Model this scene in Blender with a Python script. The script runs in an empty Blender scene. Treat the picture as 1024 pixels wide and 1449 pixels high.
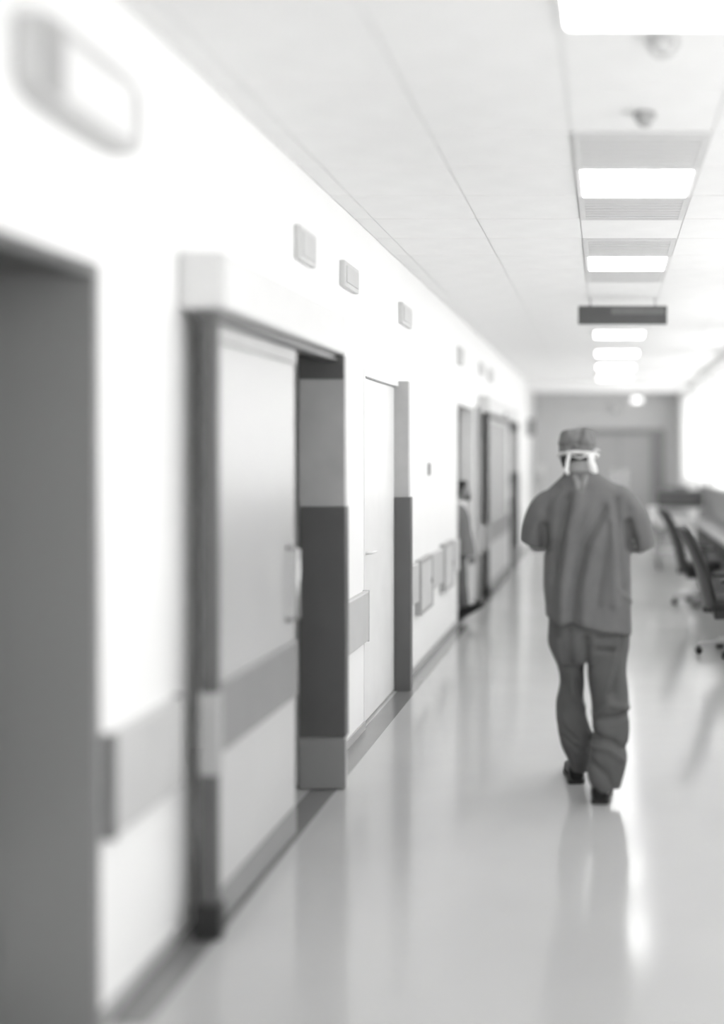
import bpy, bmesh, math, random
from mathutils import Vector, Matrix, noise
random.seed(7)
PI = math.pi
scene = bpy.context.scene
COL = scene.collection

# ------------------------------------------------------------------ camera
FPX, VPX, VPY, EYE = 1631.0, 857.0, 645.0, 1.65
cam_d = bpy.data.cameras.new('camera')
cam = bpy.data.objects.new('camera', cam_d)
COL.objects.link(cam)
cam.location = (0, 0, EYE)
cam.rotation_euler = (PI / 2, 0, 0)
cam_d.sensor_fit = 'VERTICAL'
cam_d.sensor_height = 36.0
cam_d.sensor_width = 36.0
cam_d.lens = 36.0 * FPX / 1449.0
cam_d.shift_x = -(VPX - 512.0) / 1449.0
cam_d.shift_y = -(724.5 - VPY) / 1449.0
cam_d.clip_start = 0.05
cam_d.dof.use_dof = True
cam_d.dof.focus_distance = 7.0
cam_d.dof.aperture_fstop = 0.38
scene.camera = cam

# ------------------------------------------------------------------ world, exposure
w = bpy.data.worlds.new('world')
scene.world = w
w.use_nodes = True
w.node_tree.nodes['Background'].inputs[0].default_value = (1.0, 1.0, 1.0, 1)
w.node_tree.nodes['Background'].inputs[1].default_value = 1.6
scene.view_settings.view_transform = 'Standard'
scene.view_settings.look = 'None'
scene.view_settings.gamma = 1.0
scene.view_settings.use_curve_mapping = False
scene.view_settings.exposure = 1.24
PANEL_STRENGTH = 5.0

# ------------------------------------------------------------------ materials
MATS = {}
def mat(name, v, rough=0.5, var=0.04, scale=6.0, spec=0.5, metal=0.0, bump=0.0, bscale=40.0, coat=0.0, stretch=None, emis=0.0):
    """grey procedural material; v is linear albedo, var the relative tone variation"""
    if name in MATS: return MATS[name]
    m = bpy.data.materials.new(name); m.use_nodes = True
    nt = m.node_tree; bs = nt.nodes['Principled BSDF']
    tc = nt.nodes.new('ShaderNodeTexCoord'); mp = nt.nodes.new('ShaderNodeMapping')
    nt.links.new(tc.outputs['Object'], mp.inputs[0])
    if stretch: mp.inputs['Scale'].default_value = stretch
    nz = nt.nodes.new('ShaderNodeTexNoise'); nz.inputs['Scale'].default_value = scale; nz.inputs['Detail'].default_value = 4
    nt.links.new(mp.outputs[0], nz.inputs['Vector'])
    cr = nt.nodes.new('ShaderNodeValToRGB')
    a, b = v * (1 - var), v * (1 + var)
    cr.color_ramp.elements[0].position = 0.3; cr.color_ramp.elements[1].position = 0.7
    cr.color_ramp.elements[0].color = (a, a, a * 0.994, 1); cr.color_ramp.elements[1].color = (b, b, b * 0.994, 1)
    nt.links.new(nz.outputs['Fac'], cr.inputs[0]); nt.links.new(cr.outputs[0], bs.inputs['Base Color'])
    bs.inputs['Roughness'].default_value = rough
    bs.inputs['Specular IOR Level'].default_value = spec
    bs.inputs['Metallic'].default_value = metal
    bs.inputs['Coat Weight'].default_value = coat
    bs.inputs['Coat Roughness'].default_value = 0.08
    if emis:
        bs.inputs['Emission Color'].default_value = (1, 1, 1, 1); bs.inputs['Emission Strength'].default_value = emis
    if bump:
        n2 = nt.nodes.new('ShaderNodeTexNoise'); n2.inputs['Scale'].default_value = bscale; n2.inputs['Detail'].default_value = 3
        nt.links.new(mp.outputs[0], n2.inputs['Vector'])
        bp = nt.nodes.new('ShaderNodeBump'); bp.inputs['Strength'].default_value = bump; bp.inputs['Distance'].default_value = 0.01
        nt.links.new(n2.outputs['Fac'], bp.inputs['Height']); nt.links.new(bp.outputs[0], bs.inputs['Normal'])
    MATS[name] = m
    return m

M_WALL = mat('wall_paint', 0.91, 0.45, 0.01, 3, bump=0.03, bscale=120)
M_FARWALL = mat('grey_wall_paint', 0.62, 0.5, 0.02, 3)
M_RAIL = mat('rail_vinyl', 0.55, 0.4, 0.03)
M_RAILCAP = mat('rail_cap', 0.20, 0.4, 0.03)
M_FLOOR = mat('polished_vinyl', 0.455, 0.14, 0.03, 1.5, spec=0.45, bump=0.02, bscale=5.0)
M_BORDER = mat('floor_border_vinyl', 0.19, 0.16, 0.04, 2, spec=0.5, coat=0.1)
M_BASE = mat('baseboard_vinyl', 0.42, 0.35, 0.03)
M_CEIL = mat('ceiling_grid', 0.80, 0.6, 0.02)
M_TILE = mat('ceiling_tile_board', 0.90, 0.85, 0.02, 5, bump=0.1, bscale=90)
M_VENT = mat('vent_enamel', 0.72, 0.5, 0.03)
M_VENTDARK = mat('vent_recess', 0.28, 0.7, 0.03)
M_DIFF = mat('lamp_diffuser', 0.9, 0.5, 0.0, emis=PANEL_STRENGTH)
M_LAMPFAR = mat('small_lamp_diffuser', 0.9, 0.5, 0.0, emis=1.2)
M_WHITE = mat('white_enamel', 0.82, 0.35, 0.02)
M_HEADER = mat('operator_casing', 0.66, 0.4, 0.02)
M_DOORGREY = mat('grey_door_laminate', 0.25, 0.4, 0.06, 2, stretch=(1, 1, 0.2))
M_JAMB = mat('dark_steel_frame', 0.10, 0.35, 0.06, spec=0.5)
M_JAMBMID = mat('brushed_steel_panel', 0.42, 0.35, 0.06, spec=0.5)
M_LOWDARK = mat('dark_lower_facing', 0.10, 0.4, 0.05)  # darker tone for the lower length of jamb and end panels
M_LEAF = mat('pale_leaf_laminate', 0.47, 0.25, 0.02, 2)
M_LEAFLOW = mat('pale_lower_leaf_laminate', 0.52, 0.3, 0.02, 2)
M_LEAFBAND = mat('grey_leaf_band', 0.24, 0.35, 0.04)
M_BLACK = mat('black_plastic', 0.018, 0.4, 0.1)
M_RUBBER = mat('black_rubber', 0.012, 0.5, 0.1)
M_SIGN = mat('sign_charcoal', 0.075, 0.35, 0.1)
M_SIGNLITE = mat('sign_strip', 0.16, 0.35, 0.1)
M_STEEL = mat('steel', 0.5, 0.25, 0.03, metal=1.0)
M_PLATE = mat('grey_plate', 0.40, 0.4, 0.05)
M_PLATEDARK = mat('dark_plate', 0.12, 0.4, 0.05)
M_SIGNGREY = mat('wall_sign_grey', 0.60, 0.4, 0.05)
M_SCRUB = mat('scrub_cotton', 0.146, 0.85, 0.07, 9, spec=0.15, bump=0.12, bscale=260)
M_PANTS = mat('scrub_trouser_cotton', 0.112, 0.85, 0.08, 9, spec=0.15, bump=0.12, bscale=260)
M_CAP = mat('cap_cotton', 0.17, 0.85, 0.12, 14, spec=0.15)
M_SKIN = mat('skin', 0.27, 0.5, 0.05, 12, spec=0.35)
M_HAIR = mat('hair', 0.025, 0.6, 0.3, 80, spec=0.3, stretch=(1, 1, 0.15))
M_MASK = mat('mask_fabric', 0.82, 0.8, 0.03)
M_EYE = mat('eye_white', 0.7, 0.2, 0.02)
M_IRIS = mat('iris', 0.02, 0.2, 0.1)
M_SHOE = mat('black_shoe', 0.008, 0.5, 0.2, 20, spec=0.3)
M_CHAIR = mat('chair_upholstery', 0.035, 0.7, 0.1, 12, spec=0.3)
M_CHAIRSHELL = mat('chair_shell', 0.045, 0.4, 0.05)
M_DESK = mat('desk_laminate', 0.26, 0.4, 0.03)
M_PART = mat('partition_fabric', 0.30, 0.8, 0.05, 10)
M_MACHINE = mat('machine_casing', 0.085, 0.45, 0.08)
M_TOP2 = mat('grey_tunic_cotton', 0.17, 0.85, 0.06, 9, spec=0.15)
M_TROU2 = mat('grey_trousers', 0.13, 0.85, 0.06, 9, spec=0.15)

# ------------------------------------------------------------------ helpers
def at(px, py, Y):
    """point of the place seen at photo pixel (px,py) at distance Y down the corridor"""
    return Vector(((px - VPX) * Y / FPX, Y, EYE - (py - VPY) * Y / FPX))

def link(name, me, material, parent=None, smooth=False):
    o = bpy.data.objects.new(name, me); COL.objects.link(o)
    if material and not me.materials: me.materials.append(material)
    if parent: o.parent = parent
    if smooth:
        for p in me.polygons: p.use_smooth = True
    return o

def finish(bm, name, material, parent=None, smooth=False):
    bmesh.ops.recalc_face_normals(bm, faces=bm.faces[:])
    me = bpy.data.meshes.new(name); bm.to_mesh(me); bm.free()
    return link(name, me, material, parent, smooth)

def add_box(bm, a, b, bev=0.0):
    a = Vector(a); b = Vector(b); c = (a + b) / 2; d = b - a
    r = bmesh.ops.create_cube(bm, size=1.0)
    vs = r['verts']
    for v in vs: v.co = Vector((v.co.x * d.x, v.co.y * d.y, v.co.z * d.z)) + c
    if bev:
        es = list({e for v in vs for e in v.link_edges})
        bmesh.ops.bevel(bm, geom=es, offset=bev, segments=2, profile=0.5, affect='EDGES')

def box(name, a, b, material, parent=None, bev=0.0):
    bm = bmesh.new(); add_box(bm, a, b, bev)
    return finish(bm, name, material, parent)

def boxes(name, lst, material, parent=None, bev=0.0):
    bm = bmesh.new()
    for a, b in lst: add_box(bm, a, b, bev)
    return finish(bm, name, material, parent)

def add_tube(bm, pts, rad, n=12, flat=1.0, cap=True):
    """swept round (or flattened) tube along pts; rad a number or a list"""
    pts = [Vector(p) for p in pts]
    if not hasattr(rad, '__len__'): rad = [rad] * len(pts)
    rings = []; prev = None
    for i, p in enumerate(pts):
        t = (pts[min(i + 1, len(pts) - 1)] - pts[max(i - 1, 0)]).normalized()
        if prev is None:
            u = t.cross(Vector((0, 0, 1)))
            if u.length < 0.1: u = t.cross(Vector((0, 1, 0)))
            u.normalize()
        else:
            u = (prev - t * prev.dot(t)).normalized()
        prev = u; v = t.cross(u)
        rings.append([bm.verts.new(p + (u * math.cos(2 * PI * k / n) + v * math.sin(2 * PI * k / n) * flat) * rad[i]) for k in range(n)])
    for a, b in zip(rings, rings[1:]):
        for k in range(n): bm.faces.new((a[k], a[(k + 1) % n], b[(k + 1) % n], b[k]))
    if cap:
        bm.faces.new(rings[0]); bm.faces.new(rings[-1][::-1])

def tube(name, pts, rad, material, parent=None, n=12, flat=1.0):
    bm = bmesh.new(); add_tube(bm, pts, rad, n, flat)
    return finish(bm, name, material, parent, True)

def add_rings(bm, rings, n=28, power=2.0):
    """closed loft; ring = (cx, cy, z, rx, ry[, zslope_x])"""
    rr = []
    for r in rings:
        cx, cy, z, rx, ry = r[:5]; sl = r[5] if len(r) > 5 else 0
        row = []
        for k in range(n):
            a = 2 * PI * k / n; c, s = math.cos(a), math.sin(a)
            x = math.copysign(abs(c) ** (2 / power), c) * rx; y = math.copysign(abs(s) ** (2 / power), s) * ry
            row.append(bm.verts.new((cx + x, cy + y, z + sl * x)))
        rr.append(row)
    for a, b in zip(rr, rr[1:]):
        for k in range(n): bm.faces.new((a[k], a[(k + 1) % n], b[(k + 1) % n], b[k]))
    bm.faces.new(rr[0]); bm.faces.new(rr[-1][::-1])

def add_ball(bm, c, r, sx=1, sy=1, sz=1, seg=20):
    m = Matrix.Translation(Vector(c)) @ Matrix.Diagonal((sx * r, sy * r, sz * r, 1))
    bmesh.ops.create_uvsphere(bm, u_segments=seg, v_segments=seg // 2 + 2, radius=1.0, matrix=m)

def spline(pts, per=6):
    """Catmull-Rom through tuples of any length"""
    out = []
    n = len(pts)
    for i in range(n - 1):
        p0 = pts[max(i - 1, 0)]; p1 = pts[i]; p2 = pts[i + 1]; p3 = pts[min(i + 2, n - 1)]
        for k in range(per):
            t = k / per
            out.append(tuple(0.5 * (2 * b + (c - a) * t + (2 * a - 5 * b + 4 * c - d) * t * t + (3 * b - a - 3 * c + d) * t ** 3)
                             for a, b, c, d in zip(p0, p1, p2, p3)))
    out.append(tuple(pts[-1]))
    return out

def remesh(bm, name, material, parent, voxel=0.008, smooth=4, fn=None):
    """fuse overlapping volumes into one continuous surface, then sculpt it with fn(co, normal) -> co"""
    bmesh.ops.recalc_face_normals(bm, faces=bm.faces[:])
    me = bpy.data.meshes.new('tmp'); bm.to_mesh(me); bm.free()
    o = bpy.data.objects.new('tmp', me); COL.objects.link(o)
    r = o.modifiers.new('r', 'REMESH'); r.mode = 'VOXEL'; r.voxel_size = voxel
    s = o.modifiers.new('s', 'SMOOTH'); s.factor = 0.5; s.iterations = smooth
    dg = bpy.context.evaluated_depsgraph_get()
    new = bpy.data.meshes.new_from_object(o.evaluated_get(dg))
    bpy.data.objects.remove(o); bpy.data.meshes.remove(me)
    new.name = name
    new.materials.clear()
    if fn:
        ns = [v.normal.copy() for v in new.vertices]
        for v, nn in zip(new.vertices, ns): v.co = fn(v.co.copy(), nn)
        new.update()
    return link(name, new, material, parent, True)

def empty(name, loc, label, cat, group=None, rz=0):
    o = bpy.data.objects.new(name, None); COL.objects.link(o)
    o.location = loc; o.rotation_euler = (0, 0, rz)
    o.empty_display_size = 0.1
    return tag(o, label, cat, group)

def tag(o, label, cat, group=None):
    o['label'] = label; o['category'] = cat
    if group: o['group'] = group
    return o

def struct(o):
    o['kind'] = 'structure'
    return o

def copy_tree(root, loc, label=None, rz=None, parent=None):
    r = root.copy(); COL.objects.link(r)
    if parent is not None: r.parent = parent
    if loc is not None: r.location = loc
    if rz is not None: r.rotation_euler = (0, 0, rz)
    if label: r['label'] = label
    for ch in list(root.children): copy_tree(ch, None, parent=r)
    return r

# ------------------------------------------------------------------ the corridor shell
XL, XR, ZC, YB, YE = -1.46, 1.60, 3.03, -4.0, 25.3
struct(box('floor', (-4.4, YB, -0.10), (2.0, YE + 0.2, 0.0), M_FLOOR))
struct(box('trim_1', (XL, 5.82, 0.0), (XL + 0.13, 11.23, 0.0015), M_BORDER))
struct(box('trim_2', (XL, 12.62, 0.0), (XL + 0.13, 21.4, 0.0015), M_BORDER))
struct(box('trim_3', (XL, 3.34, 0.0), (XL + 0.13, 5.7, 0.0015), M_BORDER))

# left wall with its openings (door, sliding door, recessed door, open doorway)
TH = 0.24
OPEN = [(2.10, 3.32, 2.20), (4.10, 5.76, 2.15), (6.95, 8.15, 2.175), (11.23, 12.60, 2.20)]
segs = []; y = YB
for (a, b, h) in OPEN:
    segs.append(((XL - TH, y, 0), (XL, a, ZC))); segs.append(((XL - TH, a, h), (XL, b, ZC))); y = b
segs.append(((XL - TH, y, 0), (XL, 21.4, ZC)))
struct(boxes('wall_left', segs, M_WALL))
struct(box('wall_left_far', (-1.82, 21.4, 0), (-1.58, YE, ZC), M_WALL))
FILL_WIN = [(-3.2 + 3.1 * i, -0.6 + 3.1 * i) for i in range(9)]; WZ0, WZ1 = 1.12, 2.90  # windows added for extra daylight where the ceiling lamps fall short
segs = []; y = YB
for a, b in FILL_WIN:
    segs += [((XR, y, 0), (XR + 0.2, a, ZC)), ((XR, a, 0), (XR + 0.2, b, WZ0)), ((XR, a, WZ1), (XR + 0.2, b, ZC))]; y = b
segs.append(((XR, y, 0), (XR + 0.2, YE, ZC)))
struct(boxes('wall_right', segs, M_WALL))
M_GLASS = bpy.data.materials.new('fill_window_glass'); M_GLASS.use_nodes = True
_nt = M_GLASS.node_tree; _nt.nodes.clear()
_o = _nt.nodes.new('ShaderNodeOutputMaterial'); _m = _nt.nodes.new('ShaderNodeMixShader'); _t = _nt.nodes.new('ShaderNodeBsdfTransparent'); _g = _nt.nodes.new('ShaderNodeBsdfGlossy')
_g.inputs['Roughness'].default_value = 0.02; _m.inputs[0].default_value = 0.06
_nt.links.new(_t.outputs[0], _m.inputs[1]); _nt.links.new(_g.outputs[0], _m.inputs[2]); _nt.links.new(_m.outputs[0], _o.inputs[0])
def fill_window(n, A, u, ln, z0, z1):
    # window in a wall, added for its daylight: A corner point, u unit vector along the wall
    A = Vector(A); u = Vector(u); nrm = Vector((u.y, -u.x, 0)); m = Vector((abs(u.x), abs(u.y), 0))
    def B(s0, s1, za, zb, d): 
        p = A + u * s0 - nrm * d; q = A + u * s1 + nrm * d
        return ((min(p.x, q.x), min(p.y, q.y), za), (max(p.x, q.x), max(p.y, q.y), zb))
    f = boxes('fill_window_%d' % n, [B(0, 0.05, z0, z1, 0.03), B(ln - 0.05, ln, z0, z1, 0.03), B(0.05, ln - 0.05, z0, z0 + 0.05, 0.03), B(0.05, ln - 0.05, z1 - 0.05, z1, 0.03), *[B(ln * q / 4 - 0.02, ln * q / 4 + 0.02, z0 + 0.05, z1 - 0.05, 0.025) for q in (1, 2, 3)]], M_WHITE)
    struct(f)
    for q in range(4):
        s0 = 0.05 if q == 0 else ln * q / 4 + 0.02; s1 = ln - 0.05 if q == 3 else ln * (q + 1) / 4 - 0.02
        box('pane', *B(s0, s1, z0 + 0.05, z1 - 0.05, 0.003), M_GLASS, f)
for i, (a, b) in enumerate(FILL_WIN): fill_window(i + 1, (XR + 0.12, a, 0), (0, 1, 0), b - a, WZ0, WZ1)
fw = struct(box('wall_far', (-1.9, YE, 0), (XR + 0.2, YE + 0.2, ZC), M_FARWALL))
struct(boxes('wall_back', [((-2.0, YB - 0.2, 0), (-1.2, YB, ZC)), ((1.4, YB - 0.2, 0), (XR + 0.2, YB, ZC)), ((-1.2, YB - 0.2, 0), (1.4, YB, 0.1)), ((-1.2, YB - 0.2, 2.8), (1.4, YB, ZC))], M_WALL))
fill_window(10, (-1.2, YB - 0.1, 0), (1, 0, 0), 2.6, 0.1, 2.8)  # glazed end added out of view, lets daylight in from behind the camera
struct(box('baseboard_right', (XR - 0.026, YB, 0), (XR - 0.013, YE, 0.10), M_BASE))
struct(boxes('baseboard_left', [((XL, a, 0.0016), (XL + 0.012, b, 0.05)) for a, b in ((3.33, 3.9), (5.82, 6.95), (8.28, 11.22), (12.62, 13.38), (17.5, 21.4))], M_BASE))
# portal where the side wall ends
struct(boxes('trim_4', [((-1.62, 21.25, 0), (-1.44, 21.55, ZC)), ((-1.44, 21.25, 2.84), (XR, 21.55, ZC))], M_WALL))

# ceiling: grid bed and boards
ce = struct(box('ceiling', (-4.4, YB, ZC), (2.0, YE + 0.2, ZC + 0.15), M_CEIL))
Y0, P = 3.09, 0.60
LIGHT_ROWS = [0, 4, 8, 13, 16, 20, 24, 28, 32, 36]
VENT_ROWS = [3, 5, 7, 9]
tile_me = {}
def ceiling_tile(x0, x1, yy, length):
    key = (round(x1 - x0, 3), round(length, 3))
    if key not in tile_me:
        bm = bmesh.new(); add_box(bm, (0.004, 0.004, -0.005), (key[0] - 0.004, key[1] - 0.004, 0.0), 0.0015)
        o = finish(bm, 'ceiling_tile', M_TILE, ce); tile_me[key] = o.data
    else:
        o = bpy.data.objects.new('ceiling_tile', tile_me[key]); COL.objects.link(o); o.parent = ce
    o.location = (x0, yy, ZC)
for r in range(37):
    yy = Y0 + r * P
    ln = min(P, YE - yy)
    for (x0, x1) in ((-1.46, -1.35), (-1.35, -0.75), (-0.75, -0.15), (0.45, 1.05), (1.05, 1.60)):
        ceiling_tile(x0, x1, yy, ln)
    if r not in LIGHT_ROWS and r not in VENT_ROWS: ceiling_tile(-0.15, 0.45, yy, ln)

# ------------------------------------------------------------------ ceiling lights
def make_light():
    t = empty('ceiling_light', (0.15, 0, ZC), '', 'light', 'square recessed ceiling lights')
    boxes('frame', [((-0.295, -0.295, -0.016), (-0.27, 0.295, 0)), ((0.27, -0.295, -0.016), (0.295, 0.295, 0)),
                    ((-0.27, -0.295, -0.016), (0.27, -0.27, 0)), ((-0.27, 0.27, -0.016), (0.27, 0.295, 0))], M_WHITE, t)
    box('diffuser', (-0.27, -0.27, -0.022), (0.27, 0.27, -0.002), M_DIFF, t, 0.006)
    return t
ords = ['first', 'second', 'third', 'fourth', 'fifth', 'sixth', 'seventh', 'eighth', 'ninth', 'tenth']
lp = make_light()
k = 0
for r in LIGHT_ROWS[:-1] + [-4, -8]:
    yy = Y0 + r * P + P / 2
    if r < 0: lab = 'square white ceiling light panel, %s before the large grey recessed door' % {-4: 'first', -8: 'second'}[r]
    elif r == 0: lab = 'square glowing ceiling light panel above the large grey recessed door'
    elif r == 4: lab = 'square glowing ceiling light panel with a grey air grille on each side, beyond the detectors'
    elif r == 8: lab = 'square glowing ceiling light panel between grey air grilles, last one before the dark hanging sign'
    else: lab = 'square glowing ceiling light panel, %s beyond the dark hanging sign' % ords[LIGHT_ROWS.index(r) - 3]
    if k == 0: o = lp; o.location.y = yy; o['label'] = lab
    else: o = copy_tree(lp, (0.15, yy, ZC), lab)
    k += 1

# air grilles in the light strip
def make_vent():
    t = empty('air_grille', (0.15, 0, ZC), '', 'vent', 'air grilles in the ceiling strip')
    box('backing', (-0.28, -0.28, -0.003), (0.28, 0.28, 0.0), M_VENTDARK, t)
    boxes('frame', [((-0.295, -0.295, -0.014), (-0.265, 0.295, 0)), ((0.265, -0.295, -0.014), (0.295, 0.295, 0)),
                    ((-0.265, -0.295, -0.014), (0.265, -0.265, 0)), ((-0.265, 0.265, -0.014), (0.265, 0.295, 0))], M_VENT, t)
    s0 = None
    for i in range(8):
        yy = -0.235 + i * 0.067
        if s0 is None: s0 = box('slat', (-0.265, -0.023, -0.012), (0.265, 0.023, -0.006), M_VENT, t)
        else:
            s = s0.copy(); COL.objects.link(s); s.parent = t; s.location = (0, yy + 0.235, 0)
    for ch in t.children:
        if ch.name.startswith('slat'): ch.location.y -= 0.235
    return t
vlab = {3: 'grey slatted air grille in the ceiling strip beside the round ceiling detectors',
        5: 'grey slatted air grille in the ceiling strip, directly behind the light with detectors before it',
        7: 'grey slatted air grille in the ceiling strip directly before the second light towards the sign',
        9: 'grey slatted air grille in the ceiling strip directly behind the second light towards the sign'}
vp = make_vent()
for i, r in enumerate(VENT_ROWS):
    yy = Y0 + r * P + P / 2
    if i == 0: vp.location.y = yy; vp['label'] = vlab[r]
    else: copy_tree(vp, (0.15, yy, ZC), vlab[r])

# round ceiling detectors
def detector(x, yy, label, r=0.05, zt=ZC - 0.008):
    t = empty('smoke_detector', (x, yy, zt), label, 'detector', 'round ceiling detectors')
    bm = bmesh.new(); add_rings(bm, [(0, 0, -0.018, r, r), (0, 0, 0, r, r)]); finish(bm, 'base', M_PLATE, t)
    bm = bmesh.new(); add_rings(bm, [(0, 0, -0.050, r * 0.45, r * 0.45), (0, 0, -0.040, r * 0.7, r * 0.7), (0, 0, -0.018, r * 0.8, r * 0.8)]); finish(bm, 'sensor_dome', M_PLATE, t)
detector(0.186, 3.80, 'small round ceiling detector nearest to the first light panel')
detector(0.156, 4.62, 'small round ceiling detector beside the first air grille', 0.045)

# ------------------------------------------------------------------ hanging sign
s = empty('hanging_sign', (0.145, 10.0, 2.79), 'dark rectangular sign hanging from the ceiling on two rods', 'sign')
box('panel', (-0.385, -0.02, 0.0), (0.385, 0.02, 0.16), M_SIGN, s, 0.006)
box('face_strip', (-0.10, -0.024, 0.085), (0.36, -0.019, 0.145), M_SIGNLITE, s)
for sx in (-0.28, 0.28): tube('rod', [(sx, 0, 0.155), (sx, 0, 0.229)], 0.006, M_STEEL, s, 8)

# ------------------------------------------------------------------ left wall: doors and fittings
# recessed dark door nearest
d1 = struct(box('door_1', (-1.82, 2.10, 0), (-1.76, 3.32, 2.20), M_DOORGREY))
box('jamb', (-1.755, 3.285, 0), (-1.455, 3.32, 2.20), M_DOORGREY, d1)
box('jamb', (-1.755, 2.10, 0), (-1.455, 2.135, 2.20), M_DOORGREY, d1)
box('head_jamb', (-1.755, 2.135, 2.165), (-1.455, 3.285, 2.20), M_JAMB, d1)
box('kick_plate', (-1.76, 2.16, 0.06), (-1.752, 3.26, 0.55), M_RAIL, d1)
bm = bmesh.new(); add_tube(bm, [(-1.755, 2.28, 1.05), (-1.70, 2.28, 1.05), (-1.70, 2.42, 1.05)], 0.011, 8); finish(bm, 'handle', M_STEEL, d1, True)

# crash rails
def crash_rail(n, y0, y1):
    o = struct(box('trim_%d' % n, (XL, y0 + 0.012, 0.54), (XL + 0.038, y1 - 0.012, 0.84), M_RAIL, None, 0.008))
    for a, b in ((y0, y0 + 0.014), (y1 - 0.014, y1)): box('end_cap', (XL, a, 0.535), (XL + 0.041, b, 0.845), M_RAILCAP if n == 5 else M_RAIL, o, 0.004)
    return o
crash_rail(5, 3.335, 3.90); crash_rail(6, 5.80, 6.93); crash_rail(7, 8.24, 8.79); crash_rail(8, 9.43, 10.11); crash_rail(10, 10.73, 11.2); crash_rail(11, 12.65, 13.35)

# surface mounted sliding door
def sliding_door(y0, y1, yend, xf, label, endw, has_gap):
    t = empty('sliding_door', (xf, y0, 0), label, 'door')
    L = yend - y0
    dep = xf - XL
    hd = box('header_box', (-dep + 0.001, 0.0 if has_gap else -0.25, 2.15), (0.05, L + 0.06, 2.35), M_HEADER, t, 0.015)
    if not has_gap: box('motion_sensor', (0.05, L * 0.42, 2.17), (0.075, L * 0.42 + 0.16, 2.215), M_BLACK, hd, 0.006)
    box('header_track', (-0.055, 0.0, 2.115), (0.02, L, 2.149), M_JAMB, t)
    pw = 0.062
    post = box('leading_post', (-0.04, 0.0, 0.0), (0.02, 0.035, 2.114), M_JAMB, t, 0.006)
    box('rail_joint', (-0.045, -0.004, 0.56), (0.026, 0.039, 0.84), M_PLATE, post, 0.004)
    box('foot_block', (-0.06, -0.02, 0.0), (0.035, 0.05, 0.12), M_BLACK, post, 0.012)
    lf = box('door_leaf', (-0.045, 0.062, 0.03), (-0.012, y1 - y0, 2.11), M_LEAF, t)
    box('bumper_band', (-0.014, 0.065, 0.62), (0.008, y1 - y0 - 0.01, 0.85), M_LEAFBAND, lf, 0.006)
    box('lower_panel', (-0.014, 0.065, 0.13), (-0.006, y1 - y0 - 0.01, 0.60), M_LEAFLOW, lf)
    box('bottom_rail', (-0.016, 0.065, 0.012), (0.0, y1 - y0 - 0.01, 0.125), M_LEAFBAND, lf)
    box('top_rail', (-0.016, 0.065, 2.05), (0.0, y1 - y0 - 0.01, 2.108), M_PLATE, lf)
    bm = bmesh.new(); add_tube(bm, [(-0.012, y1 - y0 - 0.12, 0.95), (0.035, y1 - y0 - 0.12, 0.96), (0.035, y1 - y0 - 0.12, 1.25), (-0.012, y1 - y0 - 0.12, 1.26)], 0.011, 8)
    finish(bm, 'pull_handle', M_STEEL, lf, True)
    ep = box('end_panel', (endw[0] - xf, L, 0.0), (endw[1] - xf, L + 0.055, 2.148), M_JAMBMID, t, 0.006)
    box('top_cap', (endw[0] - xf + 0.005, L - 0.012, 2.03), (endw[1] - xf - 0.004, L, 2.145), M_JAMB, ep)
    box('panel_lower_facing', (endw[0] - xf + 0.01, L - 0.014, 0.26), (endw[1] - xf + 0.006, L + 0.06, 1.40), M_LOWDARK, ep, 0.006)  # darker lower length of the end panel
    box('kick_plate', (endw[0] - xf + 0.01, L - 0.012, 0.01), (endw[1] - xf + 0.004, L, 0.25), M_DOORGREY, ep)
    return t
sliding_door(3.93, 5.02, 5.70, -1.345, 'pale sliding door with dark leading post and header box beside the grey recessed door', (-1.52, -1.29), True)
sliding_door(13.42, 16.2, 17.40, -1.375, 'long pale sliding door with dark posts under a header box, past the open doorway', (-1.455, -1.315), False)

# recessed white door with dark steel jamb
d3 = struct(box('door_2', (-1.53, 6.98, 0.01), (-1.485, 8.09, 2.13), M_WHITE, None, 0.003))
jb = box('jamb', (-1.60, 8.09, 0), (-1.385, 8.16, 2.175), M_JAMBMID, d3, 0.004)
box('lower_facing', (-1.484, 8.075, 0.0), (-1.370, 8.175, 1.36), M_LOWDARK, jb, 0.006)  # darker, slightly thicker lower length of the jamb
box('jamb', (-1.60, 6.95, 0), (-1.455, 6.975, 2.175), M_WHITE, d3)
box('head_jamb', (-1.60, 6.975, 2.135), (-1.455, 8.09, 2.175), M_WHITE, d3)
bm = bmesh.new(); add_tube(bm, [(-1.49, 7.12, 1.05), (-1.445, 7.12, 1.05), (-1.445, 7.25, 1.05)], 0.010, 8); finish(bm, 'handle', M_WHITE, d3, True)

# open doorway frame
d4 = struct(boxes('door_3', [((XL - TH, 11.23, 0), (XL + 0.012, 11.27, 2.20)), ((XL - TH, 12.56, 0), (XL + 0.012, 12.60, 2.20)), ((XL - TH, 11.27, 2.16), (XL + 0.012, 12.56, 2.20))], M_WHITE))
box('seal_strip', (-1.645, 12.545, 0.01), (-1.595, 12.562, 2.16), M_JAMB, d4)
# rooms behind the openings
struct(boxes('wall_ward', [((-4.3, 9.6, 0), (-4.2, 14.0, ZC)), ((-4.2, 9.6, 0), (XL - TH, 9.7, ZC)), ((-4.2, 13.9, 0), (XL - TH, 14.0, ZC))], M_WALL))
struct(boxes('wall_side_room', [((-4.3, 3.8, 0), (-4.2, 6.6, ZC)), ((-4.2, 3.7, 0), (XL - TH, 3.8, ZC)), ((-4.2, 6.5, 0), (XL - TH, 6.6, ZC))], M_WALL))
o = copy_tree(lp, (-2.7, 11.8, ZC), 'square ceiling light panel inside the room behind the open doorway')

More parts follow.
